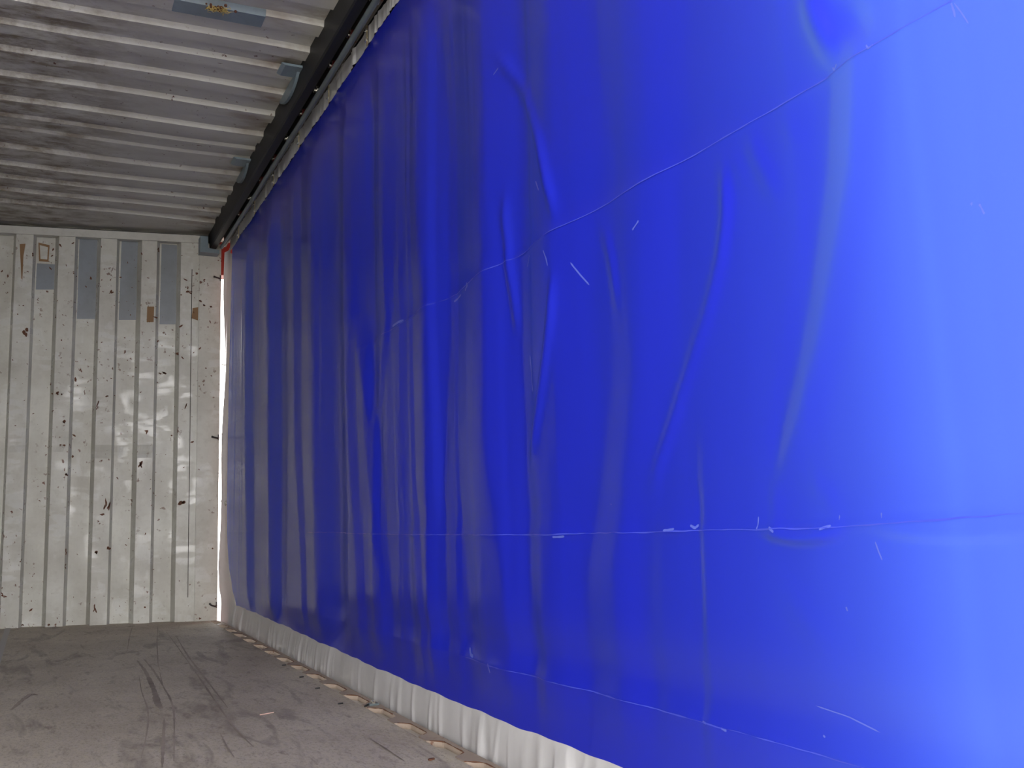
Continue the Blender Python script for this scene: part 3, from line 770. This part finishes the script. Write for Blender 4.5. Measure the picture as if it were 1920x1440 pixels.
for i in range(39): bm.faces.new((a[2 * i], a[2 * i + 1], a[2 * i + 3], a[2 * i + 2]))
struct(obj('trim_8', bm, POCKET))
# rust line around each pocket lip
bm = bmesh.new()
for j, yp in enumerate(pk):
    t0, t1 = (0.05, 0.98) if j % 3 else (0.3, 1.02)
    tube(bm, [(xin(q), q, float(zfloor(0.95, q)) + 0.0032) for q in np.linspace(yp + PL * t0, yp + PL * t1, 16) if q > YB], [0.0016 * random.uniform(0.4, 1.4) for q in np.linspace(yp + PL * t0, yp + PL * t1, 16) if q > YB], 5) if yp > YB else None
tag(obj('rusty_lip', bm, RUST, fe), kind='stuff')
# small steel latch on the edge rail
lx, ly = on_z(704, 1322, -0.558)
la = bpy.data.objects.new('edge_latch', None); COL.objects.link(la); la.location = (0.965, ly, float(zfloor(0.965, ly)) + 0.003)
tag(la, 'small steel latch sitting on the beige floor edge rail', 'latch')
bm = bmesh.new(); box(bm, -0.020, 0.014, -0.014, 0.014, 0.0, 0.006, 0.002); obj('latch_plate', bm, PIPE, la)
bm = bmesh.new(); tube(bm, [(-0.004, -0.010, 0.008), (-0.004, 0.010, 0.010)], 0.0045, 10); obj('latch_pin', bm, CHROME, la)
bm = bmesh.new(); tube(bm, [(-0.018, 0, 0.004), (-0.028, -0.006, 0.002), (-0.034, -0.012, 0.001)], 0.003, 8); obj('latch_tongue', bm, BLACK, la)

# loose chips on the floor
chips = [(565, 1271, 'dark chip on the floor, third from the end wall along the pocketed edge rail', BLACK), (595, 1291, 'dark chip on the floor, fourth from the end wall along the pocketed edge rail', BLACK), (638, 1318, 'dark chip on the floor just left of the small steel latch, last before it', BLACK), (532, 1250, 'small dark chip on the floor, second from the end wall', BLACK),
         (500, 1337, 'thin pale splinter lying on the middle of the floor', WOODCHIP), (808, 1417, 'reddish brown chip on the floor at the lower right, beside the edge rail', RUST), (437, 1192, 'tiny dark chip on the floor closest to the end wall', BLACK)]
for x, y, lb, mt in chips:
    X, Y = on_z(x, y, -0.556)
    bm = bmesh.new()
    if mt is WOODCHIP: prism(bm, [(-0.035, -0.002), (0.0, -0.0035), (0.036, 0.0), (0.0, 0.002)], 'z', 0, 0.003)
    else:
        prism(bm, [(-0.014, -0.006), (-0.004, -0.010), (0.012, -0.006), (0.015, 0.003), (0.002, 0.009), (-0.010, 0.005)], 'z', 0, 0.004)
    o = obj('splinter' if mt is WOODCHIP else 'debris_chip', bm, mt)
    o.scale = (0.7, 0.7, 0.8)
    o.location = (X, Y, float(zfloor(X, Y)) + 0.0005); o.rotation_euler = (0, 0, 0.15 + 0.3 * random.random())
    tag(o, lb, 'splinter' if mt is WOODCHIP else 'debris')

# ------------------------------------------------------------------ outside
bm = bmesh.new()
s_ = 25
vs_ = [bm.verts.new(p) for p in ((-s_, -s_, -0.95), (s_, -s_, -0.95), (s_, s_, -0.95), (-s_, s_, -0.95))]; bm.faces.new(vs_)
struct(obj('ground', bm, CONC))
# unseen red container, added to block daylight from the curtain and tint its hem
bm = bmesh.new(); pr = []
yy = 0.86
while yy < 6.4:
    pr += [(1.22, yy), (1.22, yy + 0.07), (1.256, yy + 0.105), (1.256, yy + 0.175)]; yy += 0.21
prism(bm, pr + [(3.6, yy), (3.6, 0.86)], 'z', -0.94, 2.35)
bx_ = bpy.data.objects.new('light_blocking_container', None); COL.objects.link(bx_)
tag(bx_, 'added unseen red corrugated container, blocking daylight outside the curtain', 'container')
obj('shell', bm, REDPAINT, bx_)
# red corner casting outside the post
bm = bmesh.new(); box(bm, pb + 0.007, pb + 0.12, 6.40, 6.52, 1.64, 1.86, 0.004)
struct(obj('trim_9', bm, REDPAINT))
